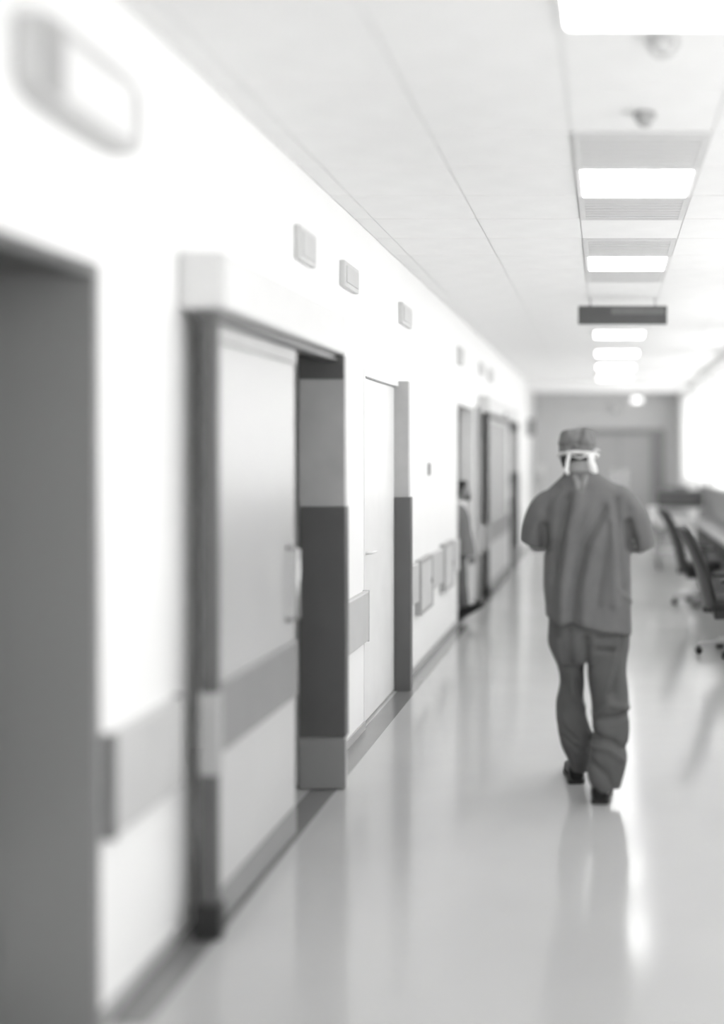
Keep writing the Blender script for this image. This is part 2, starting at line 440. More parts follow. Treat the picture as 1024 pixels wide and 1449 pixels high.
# small fittings on the left wall
sw = empty('wall_switch', (XL, 9.5, 1.49), 'small dark wall switch on the white wall between door and doorway', 'switch')
box('plate', (0, -0.055, 0), (0.010, 0.055, 0.10), M_PLATEDARK, sw, 0.003)
box('rocker', (0.009, -0.03, 0.02), (0.016, 0.03, 0.08), M_PLATE, sw, 0.002)
def low_panel(yy, wd, label, z0=0.43):
    t = empty('access_panel', (XL + 0.038, yy, z0), label, 'panel', 'low grey access panels on the wall')
    boxes('frame', [((-0.038, 0, 0), (0.014, 0.03, 0.42)), ((-0.038, wd - 0.03, 0), (0.014, wd, 0.42)), ((-0.038, 0.03, 0), (0.014, wd - 0.03, 0.03)), ((-0.038, 0.03, 0.39), (0.014, wd - 0.03, 0.42))], M_PLATE, t)
    box('panel', (0, 0.03, 0.03), (0.008, wd - 0.03, 0.39), M_SIGNGREY, t)
    box('latch', (0.008, wd - 0.07, 0.19), (0.016, wd - 0.045, 0.23), M_PLATEDARK, t)
low_panel(8.80, 0.62, 'grey low wall panel right beside the dark door jamb')
low_panel(10.12, 0.60, 'grey low wall panel next to the open doorway', 0.45)

def wall_plaque(yy, z, ln, h, label, tone=M_SIGNGREY):
    t = empty('wall_plaque', (XL, yy, z), label, 'sign', 'small plaques high on the left wall')
    box('plate', (0, -ln / 2, -h / 2), (0.03, ln / 2, h / 2), tone, t, 0.006)
    box('insert', (0.029, -ln / 2 + 0.03, -h / 2 + 0.025), (0.036, ln / 2 - 0.03, h / 2 - 0.025), M_RAIL, t)
wall_plaque(5.55, 2.655, 0.30, 0.16, 'grey plaque high above the end of the nearer sliding door')
wall_plaque(6.50, 2.655, 0.36, 0.14, 'grey plaque high on the white wall just before the recessed white door')
wall_plaque(8.32, 2.66, 0.40, 0.15, 'grey plaque high above the dark jamb of the recessed white door')
wall_plaque(11.5, 2.64, 0.40, 0.18, 'grey plaque high above the open doorway')
wall_plaque(13.4, 2.655, 0.40, 0.15, 'grey plaque high above the leading post of the farther sliding door')
wall_plaque(14.5, 2.655, 0.50, 0.18, 'grey plaque high above the pale leaf of the farther sliding door')
# large oblong fitting high above the first door
t = empty('emergency_light', (XL, 3.16, 2.655), 'oblong grey-rimmed emergency light high above the grey recessed door', 'light')
bm = bmesh.new(); add_rings(bm, [(0, 0, 0, 0.12, 0.33), (0, 0, 0.05, 0.12, 0.33), (0, 0, 0.06, 0.11, 0.32)], 32, 5.0)
bmesh.ops.rotate(bm, verts=bm.verts[:], cent=(0, 0, 0), matrix=Matrix.Rotation(PI / 2, 3, 'Y'))
finish(bm, 'housing', M_RAIL, t)
box('lens', (0.058, -0.17, -0.075), (0.066, 0.24, 0.075), M_WHITE, t, 0.004)
box('battery_cap', (0.058, -0.30, -0.09), (0.070, -0.20, 0.09), M_PLATE, t, 0.004)

# thin pale post by the doorway
t = empty('wall_post', (-1.42, 12.30 + 0.5, 0), 'thin pale grey upright post between the open doorway and the farther sliding door', 'post')
tube('shaft', [(0, 0, 0.02), (0, 0, 2.2)], 0.028, M_PLATE, t, 12)
bm = bmesh.new(); add_rings(bm, [(0, 0, 0.002, 0.037, 0.037), (0, 0, 0.03, 0.037, 0.037)]); finish(bm, 'foot', M_PLATEDARK, t)

# signs and dispenser at the portal
t = empty('projecting_sign', (-1.44, 21.2, 2.02), 'small dark box sign on the side of the portal', 'sign')
box('panel', (0.0, -0.03, 0), (0.13, 0.03, 0.30), M_PLATEDARK, t, 0.005); box('face', (0.012, -0.034, 0.02), (0.118, -0.029, 0.28), M_DOORGREY, t)
t = empty('soap_dispenser', (-1.44, YE, 1.12), 'white soap dispenser on the grey end wall', 'dispenser')
box('body', (-0.08, -0.12, 0.03), (0.08, 0, 0.32), M_WHITE, t, 0.02); box('nozzle', (-0.03, -0.10, 0.0), (0.03, -0.05, 0.035), M_PLATE, t, 0.005)
box('lever', (-0.05, -0.14, 0.06), (0.05, -0.115, 0.12), M_PLATE, t, 0.005)

# end wall door
d5 = struct(box('door_4', (-0.40, YE - 0.03, 0), (0.98, YE - 0.001, 2.12), mat('end_door_laminate', 0.42, 0.4, 0.03)))
boxes('frame', [((0.98, YE - 0.08, 0), (1.28, YE - 0.001, 2.23)), ((-0.62, YE - 0.08, 0), (-0.40, YE - 0.001, 2.23)), ((-0.40, YE - 0.08, 2.12), (0.98, YE - 0.001, 2.23))], M_DOORGREY, d5)
box('middle_joint', (0.285, YE - 0.034, 0.01), (0.295, YE - 0.029, 2.12), M_JAMB, d5)
box('push_plate', (0.34, YE - 0.038, 0.95), (0.46, YE - 0.03, 1.35), M_STEEL, d5)
box('push_plate', (0.12, YE - 0.038, 0.95), (0.24, YE - 0.03, 1.35), M_STEEL, d5)
struct(box('trim_9', (1.28, YE - 0.06, 0.80), (1.57, YE - 0.001, 0.95), M_RAILCAP))
t = empty('emergency_lamp', (0.68, YE, 2.80), 'small glowing white emergency lamp high on the grey end wall', 'light')
box('housing', (-0.12, -0.07, 0.02), (0.12, 0, 0.12), M_WHITE, t, 0.01); box('lens', (-0.105, -0.082, 0.03), (0.105, -0.068, 0.11), M_LAMPFAR, t, 0.004)
t = empty('wall_camera', (0.19, YE, 2.58), 'small white camera on a bracket on the grey end wall', 'camera')
box('bracket', (-0.03, -0.08, 0.12), (0.03, 0, 0.20), M_WHITE, t, 0.005)
bm = bmesh.new(); add_ball(bm, (0, -0.10, 0.07), 0.085); finish(bm, 'dome', M_WHITE, t, True)
bm = bmesh.new(); add_ball(bm, (0, -0.165, 0.05), 0.03); finish(bm, 'lens', M_BLACK, t, True)

# ------------------------------------------------------------------ right side: desk, chairs, trolley
t = empty('desk', (1.33, 9.0, 0), 'long grey worktop desk along the right wall behind the office chairs', 'desk')
box('worktop', (-0.13, 0, 0.72), (0.15, 7.2, 0.76), M_DESK, t, 0.006)
for yy in (0.1, 2.35, 4.7, 7.0): box('leg', (-0.08, yy, 0), (0.13, yy + 0.04, 0.72), M_PART, t)
box('modesty_panel', (0.11, 0.14, 0.25), (0.13, 7.0, 0.70), M_PART, t)
t = empty('partition', (1.50, 8.95, 0), 'long low grey fabric screen standing behind the desk along the right wall', 'partition')
box('panel', (0.0, 0.05, 0.06), (0.04, 9.6, 1.18), M_PART, t, 0.006)
boxes('frame', [((-0.004, 0.02, 0.0), (0.044, 0.05, 1.20)), ((-0.004, 9.6, 0.0), (0.044, 9.63, 1.20)), ((-0.004, 0.05, 1.18), (0.044, 9.6, 1.20)), ((-0.004, 0.05, 0.0), (0.044, 9.6, 0.06))], M_PLATE, t)

def make_chair(label):
    """swivel office chair; local +X is where it faces, origin on the floor under the column"""
    t = empty('office_chair', (0, 0, 0), label, 'chair', 'office chairs at the desk')
    # curved backrest shell: profile in x,z swept across y
    prof = spline([(-0.215, 0.39), (-0.245, 0.52), (-0.285, 0.68), (-0.345, 0.85), (-0.43, 1.01), (-0.465, 1.06)], 4)
    def shell(name, th0, th1, wscale, m):
        bm = bmesh.new(); ny = 10; rows = []
        for side in (0, 1):
            g = []
            for i, (x, z) in enumerate(prof):
                f = i / (len(prof) - 1); hw = (0.21 + 0.03 * math.sin(PI * f)) * wscale * (1 - 0.35 * max(0, f - 0.85) / 0.15)
                row = []
                for j in range(ny + 1):
                    u = j / ny * 2 - 1
                    th = (th0, th1)[side] * math.sqrt(max(0.02, 1 - abs(u) ** 6))
                    row.append(bm.verts.new((x + th + 0.05 * u * u, u * hw, z)))
                g.append(row)
            rows.append(g)
        a, b = rows; n = len(prof)
        for i in range(n - 1):
            for j in range(ny):
                bm.faces.new((a[i][j], a[i][j + 1], a[i + 1][j + 1], a[i + 1][j])); bm.faces.new((b[i][j], b[i + 1][j], b[i + 1][j + 1], b[i][j + 1]))
        for i in range(n - 1):
            bm.faces.new((a[i][0], a[i + 1][0], b[i + 1][0], b[i][0])); bm.faces.new((a[i][ny], b[i][ny], b[i + 1][ny], a[i + 1][ny]))
        for j in range(ny):
            bm.faces.new((a[0][j], b[0][j], b[0][j + 1], a[0][j + 1])); bm.faces.new((a[n - 1][j], a[n - 1][j + 1], b[n - 1][j + 1], b[n - 1][j]))
        return finish(bm, name, m, t, True)
    shell('backrest', -0.01, 0.055, 1.0, M_CHAIR)
    shell('back_shell', -0.026, -0.008, 0.96, M_CHAIRSHELL)
    bm = bmesh.new(); add_rings(bm, [(0, 0, 0.385, 0.19, 0.20), (0, 0, 0.40, 0.225, 0.235), (0, 0, 0.455, 0.23, 0.24), (0, 0, 0.475, 0.20, 0.21)], 32, 3.5)
    finish(bm, 'seat', M_CHAIR, t, True)
    box('seat_pan', (-0.17, -0.14, 0.30), (0.14, 0.14, 0.39), M_BLACK, t, 0.01)
    box('back_bracket', (-0.255, -0.035, 0.345), (-0.14, 0.035, 0.40), M_BLACK, t, 0.008)
    tube('column', [(0, 0, 0.10), (0, 0, 0.22), (0, 0, 0.221), (0, 0, 0.35)], [0.03, 0.03, 0.02, 0.02], M_STEEL, t)
    base = bmesh.new(); add_rings(base, [(0, 0, 0.075, 0.045, 0.045), (0, 0, 0.13, 0.04, 0.04)])
    for i in range(5):
        a = PI + i * 2 * PI / 5
        add_tube(base, [(0.03 * math.cos(a), 0.03 * math.sin(a), 0.105), (0.29 * math.cos(a), 0.29 * math.sin(a), 0.080)], [0.022, 0.014], 8)
    finish(base, 'star_base', M_PLATE, t)
    for i in range(5):
        a = PI + i * 2 * PI / 5; c = Vector((0.285 * math.cos(a), 0.285 * math.sin(a), 0.03)); u = Vector((-math.sin(a), math.cos(a), 0))
        bm = bmesh.new()
        for sg in (-1, 1): add_tube(bm, [c + u * sg * 0.008, c + u * sg * 0.026], 0.03, 14)
        add_tube(bm, [c, c + Vector((0, 0, 0.05))], 0.008, 8)
        finish(bm, 'caster', M_RUBBER, t, True)
    for sg in (-1, 1):
        bm = bmesh.new(); add_tube(bm, [(0.03, sg * 0.10, 0.37), (0.03, sg * 0.27, 0.38), (0.02, sg * 0.275, 0.46), (0.0, sg * 0.275, 0.62)], 0.014, 8)
        ar = finish(bm, 'arm_support', M_BLACK, t, True)
        box('arm_pad', (-0.13, sg * 0.275 - 0.03, 0.615), (0.13, sg * 0.275 + 0.03, 0.645), M_BLACK, ar, 0.01)
    return t
ch = make_chair('dark office swivel chair at the long desk, the one farther from the hanging sign and nearer the trolley')
ch.location = (1.045, 12.8, 0); ch.rotation_euler = (0, 0, 0.05)
ch['label'] = 'dark curved-back office swivel chair at the desk, the one closer to the trolley'
c2 = copy_tree(ch, (1.06, 9.62, 0), 'dark curved-back office swivel chair at the open end of the desk', 0.0)

t = empty('trolley', (1.08, 17.0, 0), 'pale metal trolley with two shelves past the end of the desk', 'trolley')
for sx in (-0.31, 0.31):
    for sy in (-0.22, 0.22):
        tube('leg', [(sx, sy, 0.07), (sx, sy, 0.90)], 0.014, M_STEEL, t, 8)
        bm = bmesh.new(); add_tube(bm, [(sx - 0.012, sy, 0.035), (sx + 0.012, sy, 0.035)], 0.035, 14); finish(bm, 'caster', M_RUBBER, t, True)
for z in (0.25, 0.60, 0.88): box('shelf', (-0.33, -0.24, z), (0.33, 0.24, z + 0.022), M_RAIL, t, 0.004)
box('side_bin', (-0.46, -0.18, 0.66), (-0.335, 0.10, 0.90), M_WHITE, t, 0.012)
t = empty('printer', (1.10, 17.0, 0.902), 'dark grey boxy machine on top of the trolley', 'machine')
box('casing', (-0.33, -0.20, 0.0), (0.32, 0.20, 0.24), M_MACHINE, t, 0.015)
box('side_cover', (-0.345, -0.18, 0.01), (-0.325, 0.18, 0.22), M_BLACK, t, 0.005)
box('front_tray', (-0.22, -0.26, 0.05), (0.20, -0.195, 0.08), M_SIGNLITE, t, 0.004)
box('lid', (-0.10, -0.16, 0.24), (0.10, 0.16, 0.295), M_SIGNLITE, t, 0.012)
t = empty('storage_box', (1.0, 17.0, 0.624), 'white storage box on the middle shelf of the trolley', 'box')
box('body', (-0.22, -0.18, 0), (0.20, 0.16, 0.18), M_WHITE, t, 0.01); box('lid', (-0.23, -0.19, 0.18), (0.21, 0.17, 0.205), M_PLATE, t, 0.006)

# ------------------------------------------------------------------ people
def seg_d(x, z, a, b):
    ax, az = a; bx, bz = b; dx, dz = bx - ax, bz - az; L = dx * dx + dz * dz
    t = max(0, min(1, ((x - ax) * dx + (z - az) * dz) / L)) if L else 0
    return math.hypot(x - ax - t * dx, z - az - t * dz)

def add_hand(bm, wrist, d, palm_n, side):
    """hand with palm, four curled fingers and thumb; d = pointing direction, palm_n = palm facing"""
    d = Vector(d).normalized(); n = Vector(palm_n).normalized(); n = (n - d * n.dot(d)).normalized(); u = d.cross(n) * side
    w = Vector(wrist)
    add_tube(bm, [w, w + d * 0.035, w + d * 0.09], [0.026, 0.036, 0.036], 12, 0.45)
    for i, (off, ln) in enumerate(((0.029, 0.068), (0.010, 0.078), (-0.010, 0.072), (-0.028, 0.055))):
        b = w + d * 0.075 + u * off
        p1 = b + d * ln * 0.55 + n * 0.008; p2 = p1 + (d * 0.75 + n * 0.65) * ln * 0.35; p3 = p2 + (d * 0.25 + n * 0.95) * ln * 0.3
        add_tube(bm, [b, p1, p2, p3], [0.0095, 0.009, 0.008, 0.006], 8)
    b = w + d * 0.02 + u * 0.025
    p1 = b + (u * 0.75 + d * 0.6 + n * 0.2) * 0.04; p2 = p1 + (d * 0.85 + u * 0.2 + n * 0.4) * 0.035; p3 = p2 + (d * 0.9 + n * 0.4) * 0.022
    add_tube(bm, [b, p1, p2, p3], [0.014, 0.012, 0.010, 0.007], 8)

def add_head(bm, c, s, fwd):
    """head of height 0.235*s, c = centre of skull; fwd a unit vector (horizontal)"""
    f = Vector(fwd); r = Vector((f.y, -f.x, 0)); c = Vector(c)
    def P(a, b, z): return c + f * a * s + r * b * s + Vector((0, 0, z * s))
    def ball(p, rad, sf, sr, sz):
        m = Matrix.Translation(p) @ Matrix((( r.x * sr, f.x * sf, 0, 0), (r.y * sr, f.y * sf, 0, 0), (0, 0, sz, 0), (0, 0, 0, 1))) @ Matrix.Diagonal((rad * s, rad * s, rad * s, 1))
        bmesh.ops.create_uvsphere(bm, u_segments=20, v_segments=14, radius=1, matrix=m)
    ball(P(-0.005, 0, 0.03), 0.09, 1.08, 0.86, 0.98)
    ball(P(0.035, 0, -0.035), 0.07, 0.85, 0.86, 1.05)
    ball(P(0.055, 0, -0.085), 0.035, 0.9, 1.1, 0.8)          # chin
    ball(P(0.098, 0, -0.022), 0.016, 1.2, 0.8, 1.1)         # nose
    ball(P(0.093, 0, 0.0), 0.012, 0.9, 0.7, 1.8)
    ball(P(0.083, 0, 0.026), 0.035, 0.5, 1.5, 0.4)          # brow
    for sg in (-1, 1):
        ball(P(-0.005, sg * 0.078, -0.01), 0.03, 0.75, 0.35, 1.05)   # ear
        ball(P(0.075, sg * 0.032, -0.025), 0.022, 0.6, 1.0, 0.8)     # cheek
    ball(P(0.087, 0, -0.06), 0.022, 0.5, 1.2, 0.35)          # mouth
    return P

def tube_pts(bm, lst, per=5, n=16):
    sp = spline(lst, per)
    add_tube(bm, [p[:3] for p in sp], [p[3] for p in sp], n)

# ---- the walking surgeon, seen from behind
RY = 5.60
S = empty('person', (-0.09, RY, 0), 'person walking away in grey scrubs, surgical cap and mask ties', 'person')
def lp_(px, py, dy=0.0):
    p = at(px, py, RY + dy); return Vector((p.x + 0.09, dy, p.z))
def lx(px, dy=0.0): return (px - VPX) * (RY + dy) / FPX + 0.09
def lz(py, dy=0.0): return EYE - (py - VPY) * (RY + dy) / FPX
HC = Vector((lx(817), 0.045, lz(640)))                     # skull centre
body = bmesh.new()
add_head(body, HC, 1.0, (0.05, 0.9987, 0))
tube_pts(body, [(HC.x + 0.003, 0.02, lz(655), 0.057), (HC.x + 0.008, 0.005, lz(670), 0.058), (HC.x + 0.02, 0.0, lz(690), 0.075)], 4)
add_rings(body, [(0.01, 0, 0.80, 0.14, 0.10), (0.01, 0, 0.92, 0.155, 0.105), (0.005, 0, 1.08, 0.14, 0.095), (0, 0, 1.28, 0.16, 0.105), (0, 0, 1.42, 0.165, 0.095), (-0.01, 0, 1.48, 0.11, 0.075), (-0.015, 0, 1.52, 0.06, 0.06)])
ELB_L = Vector((lx(756), 0.03, lz(770))); ELB_R = Vector((lx(907), 0.03, lz(773)))
WR_L = Vector((-0.10, 0.27, 1.21)); WR_R = Vector((0.11, 0.27, 1.21))
for sh, el, wr_, sd in ((Vector((-0.185, 0, 1.43)), ELB_L, WR_L, 1), (Vector((0.185, 0, 1.43)), ELB_R, WR_R, -1)):
    mid = (sh + el) / 2
    tube_pts(body, [(*sh, 0.055), (*mid, 0.047), (*el, 0.041)], 4)
    m2 = el.lerp(wr_, 0.4)
    tube_pts(body, [(*el, 0.041), (*m2, 0.040), (*wr_, 0.027)], 4)
    dd = (Vector((0, 0.10, 0.02)) + (wr_ - el).normalized() * 0.06).normalized()
    add_hand(body, wr_ - dd * 0.01, dd, (0, 0, 1) if sd > 0 else (0, 0, 1), sd)
# legs inside the trousers
KN_R = Vector((lx(863), 0.02, lz(1010))); AN_R = Vector((lx(856), -0.10, 0.09))
KN_L = Vector((lx(808, .12), 0.13, lz(1005, .12))); AN_L = Vector((lx(819, .25), 0.25, 0.10))
for hp, kn, an in ((Vector((0.09, 0, 0.86)), KN_R, AN_R), (Vector((-0.075, 0, 0.86)), KN_L, AN_L)):
    tube_pts(body, [(*hp, 0.075), (*hp.lerp(kn, .5), 0.058), (*kn, 0.045), (*kn.lerp(an, .4), 0.043), (*an, 0.030), (an.x, an.y + 0.03, 0.05, 0.03)], 4)
remesh(body, 'body', M_SKIN, S, 0.0065, 3)
for sg in (-1, 1):
    c = HC + Vector((sg * 0.033, 0.077, 0.004))
    bm = bmesh.new(); add_ball(bm, c, 0.012); e = finish(bm, 'eye', M_EYE, S, True)
    bm = bmesh.new(); add_ball(bm, c + Vector((0, 0.008, 0)), 0.006); finish(bm, 'iris', M_IRIS, e, True)

# scrub top
top = bmesh.new()
def ring_px(y, xl, xr, ry, dy=0.0, cy=0.0, sl=0.0):
    a, b = lx(xl, dy), lx(xr, dy)
    return ((a + b) / 2, dy + cy, lz(y, dy), (b - a) / 2, ry, sl)
tr = [ring_px(884, 771, 894, 0.150, sl=-0.22), ring_px(862, 770, 894, 0.150, sl=-0.10), ring_px(830, 769, 894, 0.146, sl=-0.02), ring_px(790, 770, 893, 0.140), ring_px(750, 768, 894, 0.135),
      ring_px(720, 766, 895, 0.128), ring_px(703, 768, 893, 0.116), ring_px(692, 775, 884, 0.10), ring_px(682, 786, 868, 0.088, cy=0.0), ring_px(674, 795, 853, 0.075, cy=0.0), ring_px(668, 798, 846, 0.07, cy=0.005)]
add_rings(top, spline(tr, 4), 40, 2.35)
def sleeve(pts): tube_pts(top, pts, 5, 20)
sleeve([(lx(797), 0.0, lz(710), 0.068), (lx(780), 0.0, lz(713), 0.074), (lx(766), 0.005, lz(730), 0.078), (lx(757), 0.02, lz(750), 0.073), (lx(752), 0.035, lz(770), 0.064)])
sleeve([(lx(864), 0.0, lz(709), 0.068), (lx(878), 0.0, lz(711), 0.074), (lx(892), 0.005, lz(730), 0.078), (lx(903), 0.02, lz(753), 0.072), (lx(911), 0.035, lz(776), 0.064)])
def L2(px, py): return (lx(px), lz(py))
TOPF = []   # (a, b, width, depth)
def fold(lst, pl, wdt, dep):
    q = [L2(*p) for p in pl]
    for a, b in zip(q, q[1:]): lst.append((a, b, wdt, dep))
fold(TOPF, [(803, 706), (795, 750), (785, 808)], 0.020, -0.018)
fold(TOPF, [(786, 770), (777, 850)], 0.014, -0.010)
fold(TOPF, [(855, 720), (826, 768), (812, 834), (809, 875)], 0.020, -0.024)
fold(TOPF, [(818, 700), (806, 750), (800, 830), (799, 872)], 0.024, 0.020)
fold(TOPF, [(841, 770), (829, 820), (826, 870)], 0.020, 0.010)
fold(TOPF, [(862, 740), (845, 850)], 0.014, -0.008)
fold(TOPF, [(872, 706), (879, 770), (884, 830)], 0.016, -0.016)
fold(TOPF, [(868, 740), (869, 850)], 0.016, 0.012)
fold(TOPF, [(889, 740), (894, 775)], 0.014, -0.022)
fold(TOPF, [(768, 745), (772, 775)], 0.014, -0.020)
fold(TOPF, [(880, 690), (895, 715)], 0.016, 0.008)
fold(TOPF, [(790, 690), (770, 720)], 0.014, -0.006)
fold(TOPF, [(875, 830), (892, 850)], 0.008, 0.006)
def make_fn(folds, amp, freq, zs=0.35, hem=None):
    def fn(co, n):
        d = 0.0
        if n.y < 0.35:
            wgt = min(1, (0.35 - n.y) / 0.6)
            # each run of segments counts once: strongest of every fold
            best = {}
            for a, b, wd, dp in folds:
                g = dp * math.exp(-(seg_d(co.x, co.z, a, b) ** 2) / (2 * wd * wd))
                key = (wd, dp)
                if abs(g) > abs(best.get(key, 0)): best[key] = g
            d = 1.3 * sum(best.values()) * wgt
        d += amp * noise.noise(Vector((co.x * freq, co.y * freq, co.z * freq * zs)))
        return co + n * d
    return fn
remesh(top, 'scrub_top', M_SCRUB, S, 0.0075, 5, make_fn(TOPF, 0.009, 11))
# hem band and collar tie
# neck ties of the gown collar
bm = bmesh.new(); add_tube(bm, [(lx(814), -0.072, lz(672)), (lx(818), -0.104, lz(684)), (lx(821), -0.128, lz(701))], [0.015, 0.018, 0.006], 10, 0.35)
add_tube(bm, [(lx(829), -0.072, lz(672)), (lx(826), -0.104, lz(684)), (lx(822), -0.130, lz(698))], [0.015, 0.016, 0.006], 10, 0.35)
finish(bm, 'collar_tie', mat('collar_tie_cotton', 0.22, 0.85, 0.05), S, True)

# trousers
tr = bmesh.new()
add_rings(tr, spline([ring_px(862, 779, 890, 0.118), ring_px(885, 776, 892, 0.125), ring_px(905, 775, 891, 0.125), ring_px(925, 781, 888, 0.108), ring_px(938, 790, 884, 0.085)], 4), 36, 2.3)
def leg(lst):
    rr = []
    for (y, a, b, dy, ry) in lst:
        x0, x1 = lx(a, dy), lx(b, dy); rr.append(((x0 + x1) / 2, dy, lz(y, dy), (x1 - x0) / 2, ry))
    add_rings(tr, spline(rr, 4), 28, 2.2)
leg([(885, 833, 892, 0, .11), (926, 829, 888, .0, .105), (959, 832, 887, .0, .10), (992, 836, 890, .0, .094), (1015, 837, 891, -.01, .092), (1037, 838, 890, -.03, .09), (1059, 834, 888, -.06, .088), (1081, 831, 885, -.08, .086), (1103, 831, 880, -.09, .082), (1116, 838, 878, -.085, .075)])
leg([(885, 777, 833, 0, .11), (905, 775, 829, 0.01, .105), (926, 782, 827, .03, .10), (948, 791, 826, .06, .095), (970, 792, 827, .09, .09), (992, 787, 827, .11, .086), (1015, 787, 830, .11, .084), (1037, 789, 837, .11, .082), (1051, 792, 837, .12, .08), (1068, 802, 835, .15, .076), (1083, 807, 832, .19, .07), (1090, 809, 831, .2, .066)])
PF = []
fold(PF, [(882, 900), (872, 950), (866, 972)], 0.014, -0.018)
fold(PF, [(874, 905), (862, 970)], 0.012, 0.008)
fold(PF, [(842, 1008), (862, 990), (888, 1000)], 0.013, 0.012)
fold(PF, [(842, 1012), (888, 1008)], 0.012, -0.013)
fold(PF, [(842, 1036), (865, 1040), (886, 1052)], 0.012, -0.016)
fold(PF, [(838, 1048), (862, 1050), (880, 1066)], 0.012, 0.011)
fold(PF, [(836, 1068), (858, 1084), (868, 1108)], 0.012, -0.012)
fold(PF, [(848, 898), (872, 892)], 0.010, -0.010)
fold(PF, [(845, 915), (872, 918)], 0.011, -0.011)
fold(PF, [(828, 900), (829, 935)], 0.013, -0.020)
fold(PF, [(808, 952), (812, 985), (826, 1005)], 0.012, 0.012)
fold(PF, [(818, 965), (822, 990), (828, 1002)], 0.010, -0.015)
fold(PF, [(790, 905), (795, 960)], 0.010, 0.008)
fold(PF, [(806, 890), (806, 960)], 0.014, -0.007)
fold(PF, [(792, 1030), (815, 1050)], 0.012, -0.010)
fold(PF, [(796, 1046), (818, 1066)], 0.010, -0.008)
remesh(tr, 'scrub_trousers', M_PANTS, S, 0.007, 4, make_fn(PF, 0.008, 14, 0.6))

# shoes
def shoe(cx, cy, z, yaw, pitch, sc=1.0, parent=S):
    e = Matrix.Translation((cx, cy, z)) @ Matrix.Rotation(yaw, 4, 'Z') @ Matrix.Rotation(pitch, 4, 'X')
    prof = [(0.0, .022, .055), (0.012, .035, .078), (0.05, .040, .090), (0.10, .038, .092), (0.15, .043, .075), (0.20, .050, .058), (0.25, .047, .048), (0.285, .030, .036), (0.297, .012, .025)]
    bm = bmesh.new(); rows = []
    for (y, hw, h) in spline(prof, 3):
        row = []
        for k in range(16):
            a = 2 * PI * k / 16; c, s_ = math.cos(a), math.sin(a)
            row.append(bm.verts.new(((math.copysign(abs(c) ** 0.7, c)) * hw, y, 0.012 + h * 0.5 + math.copysign(abs(s_) ** 0.7, s_) * h * 0.5)))
        rows.append(row)
    for a, b in zip(rows, rows[1:]):
        for k in range(16): bm.faces.new((a[k], a[(k + 1) % 16], b[(k + 1) % 16], b[k]))
    bm.faces.new(rows[0]); bm.faces.new(rows[-1][::-1])
    for v in bm.verts: v.co *= sc
    bm.transform(e); o = finish(bm, 'shoe', M_SHOE, parent, True)
    bm = bmesh.new(); ring = [[], []]
    out = [(y, hw) for y, hw, h in spline(prof, 3)]
    poly = [(hw + 0.005, y) for y, hw in out] + [(-hw - 0.005, y) for y, hw in reversed(out)]
    lo = [bm.verts.new((x * sc, y * sc, 0)) for x, y in poly]; hi = [bm.verts.new((x * sc, y * sc, 0.022 * sc)) for x, y in poly]
    bm.faces.new(lo); bm.faces.new(hi[::-1])
    for i in range(len(poly)): bm.faces.new((lo[i], lo[(i + 1) % len(poly)], hi[(i + 1) % len(poly)], hi[i]))
    bm.transform(e); finish(bm, 'sole', M_RUBBER, o)
shoe(lx(848, -.12), -0.155, 0.002, -0.05, 0.0)
shoe(lx(816, .22), 0.185, 0.002, 0.10, 0.0)

# cap, hair, mask
cap = bmesh.new()
add_rings(cap, spline([(HC.x - 0.002, 0.03, lz(641), 0.088, 0.096, 0.02), (HC.x - 0.001, 0.03, lz(634), 0.094, 0.102, 0.02), (HC.x, 0.035, lz(624), 0.093, 0.103), (HC.x + 0.002, 0.04, lz(614), 0.086, 0.097), (HC.x + 0.004, 0.045, lz(609), 0.070, 0.083, 0.04), (HC.x + 0.004, 0.045, lz(607), 0.03, 0.04)], 4), 32, 2.3)
CF = []
fold(CF, [(822, 612), (818, 628), (806, 636)], 0.008, -0.008)
fold(CF, [(828, 610), (834, 634)], 0.008, 0.006)
fold(CF, [(790, 632), (815, 629), (844, 633)], 0.006, -0.005)
fold(CF, [(804, 612), (797, 628)], 0.008, 0.005)
remesh(cap, 'surgical_cap', M_CAP, S, 0.005, 3, make_fn(CF, 0.006, 22, 1.0))
hair = bmesh.new()
add_rings(hair, spline([(HC.x, 0.032, lz(632), 0.085, 0.093), (HC.x - 0.004, 0.027, lz(643), 0.084, 0.084), (HC.x - 0.008, 0.032, lz(652), 0.076, 0.066), (HC.x - 0.012, 0.045, lz(662), 0.062, 0.046)], 4), 28)
# keep only the back and the sides: hair stops in front of the ears
bmesh.ops.bisect_plane(hair, geom=hair.verts[:] + hair.edges[:] + hair.faces[:], plane_co=(0, 0.055, 0), plane_no=(0, 1, 0), clear_outer=True)
finish(hair, 'hair', M_HAIR, S, True)
mk = bmesh.new()
add_rings(mk, [(HC.x, HC.y + 0.075, lz(676), 0.030, 0.040), (HC.x, HC.y + 0.07, lz(668), 0.062, 0.052), (HC.x, HC.y + 0.065, lz(655), 0.070, 0.060), (HC.x, HC.y + 0.068, lz(645), 0.066, 0.055)], 24)
mk_o = finish(mk, 'face_mask', M_MASK, S, True)
def ring_strap(z_front, z_back, rx, ry, cx, cy, th, flat, a0=0, a1=2 * PI, name='strap'):
    pts = []
    for i in range(33):
        a = a0 + (a1 - a0) * i / 32
        f = (1 - math.sin(a)) / 2
        pts.append((cx + rx * math.cos(a), cy + ry * math.sin(a), z_front + (z_back - z_front) * f))
    bm = bmesh.new(); add_tube(bm, pts, th, 8, flat); finish(bm, name, M_MASK, mk_o, True)
ring_strap(lz(650), lz(640), 0.090, 0.092, HC.x, 0.032, 0.015, 0.5, PI * 0.85, PI * 2.15)
tube('strap', [(lx(806), -0.060, lz(643)), (lx(803), -0.055, lz(655)), (lx(802), -0.058, lz(665)), (lx(804), -0.066, lz(671))], 0.014, M_MASK, mk_o, 8, 0.45)
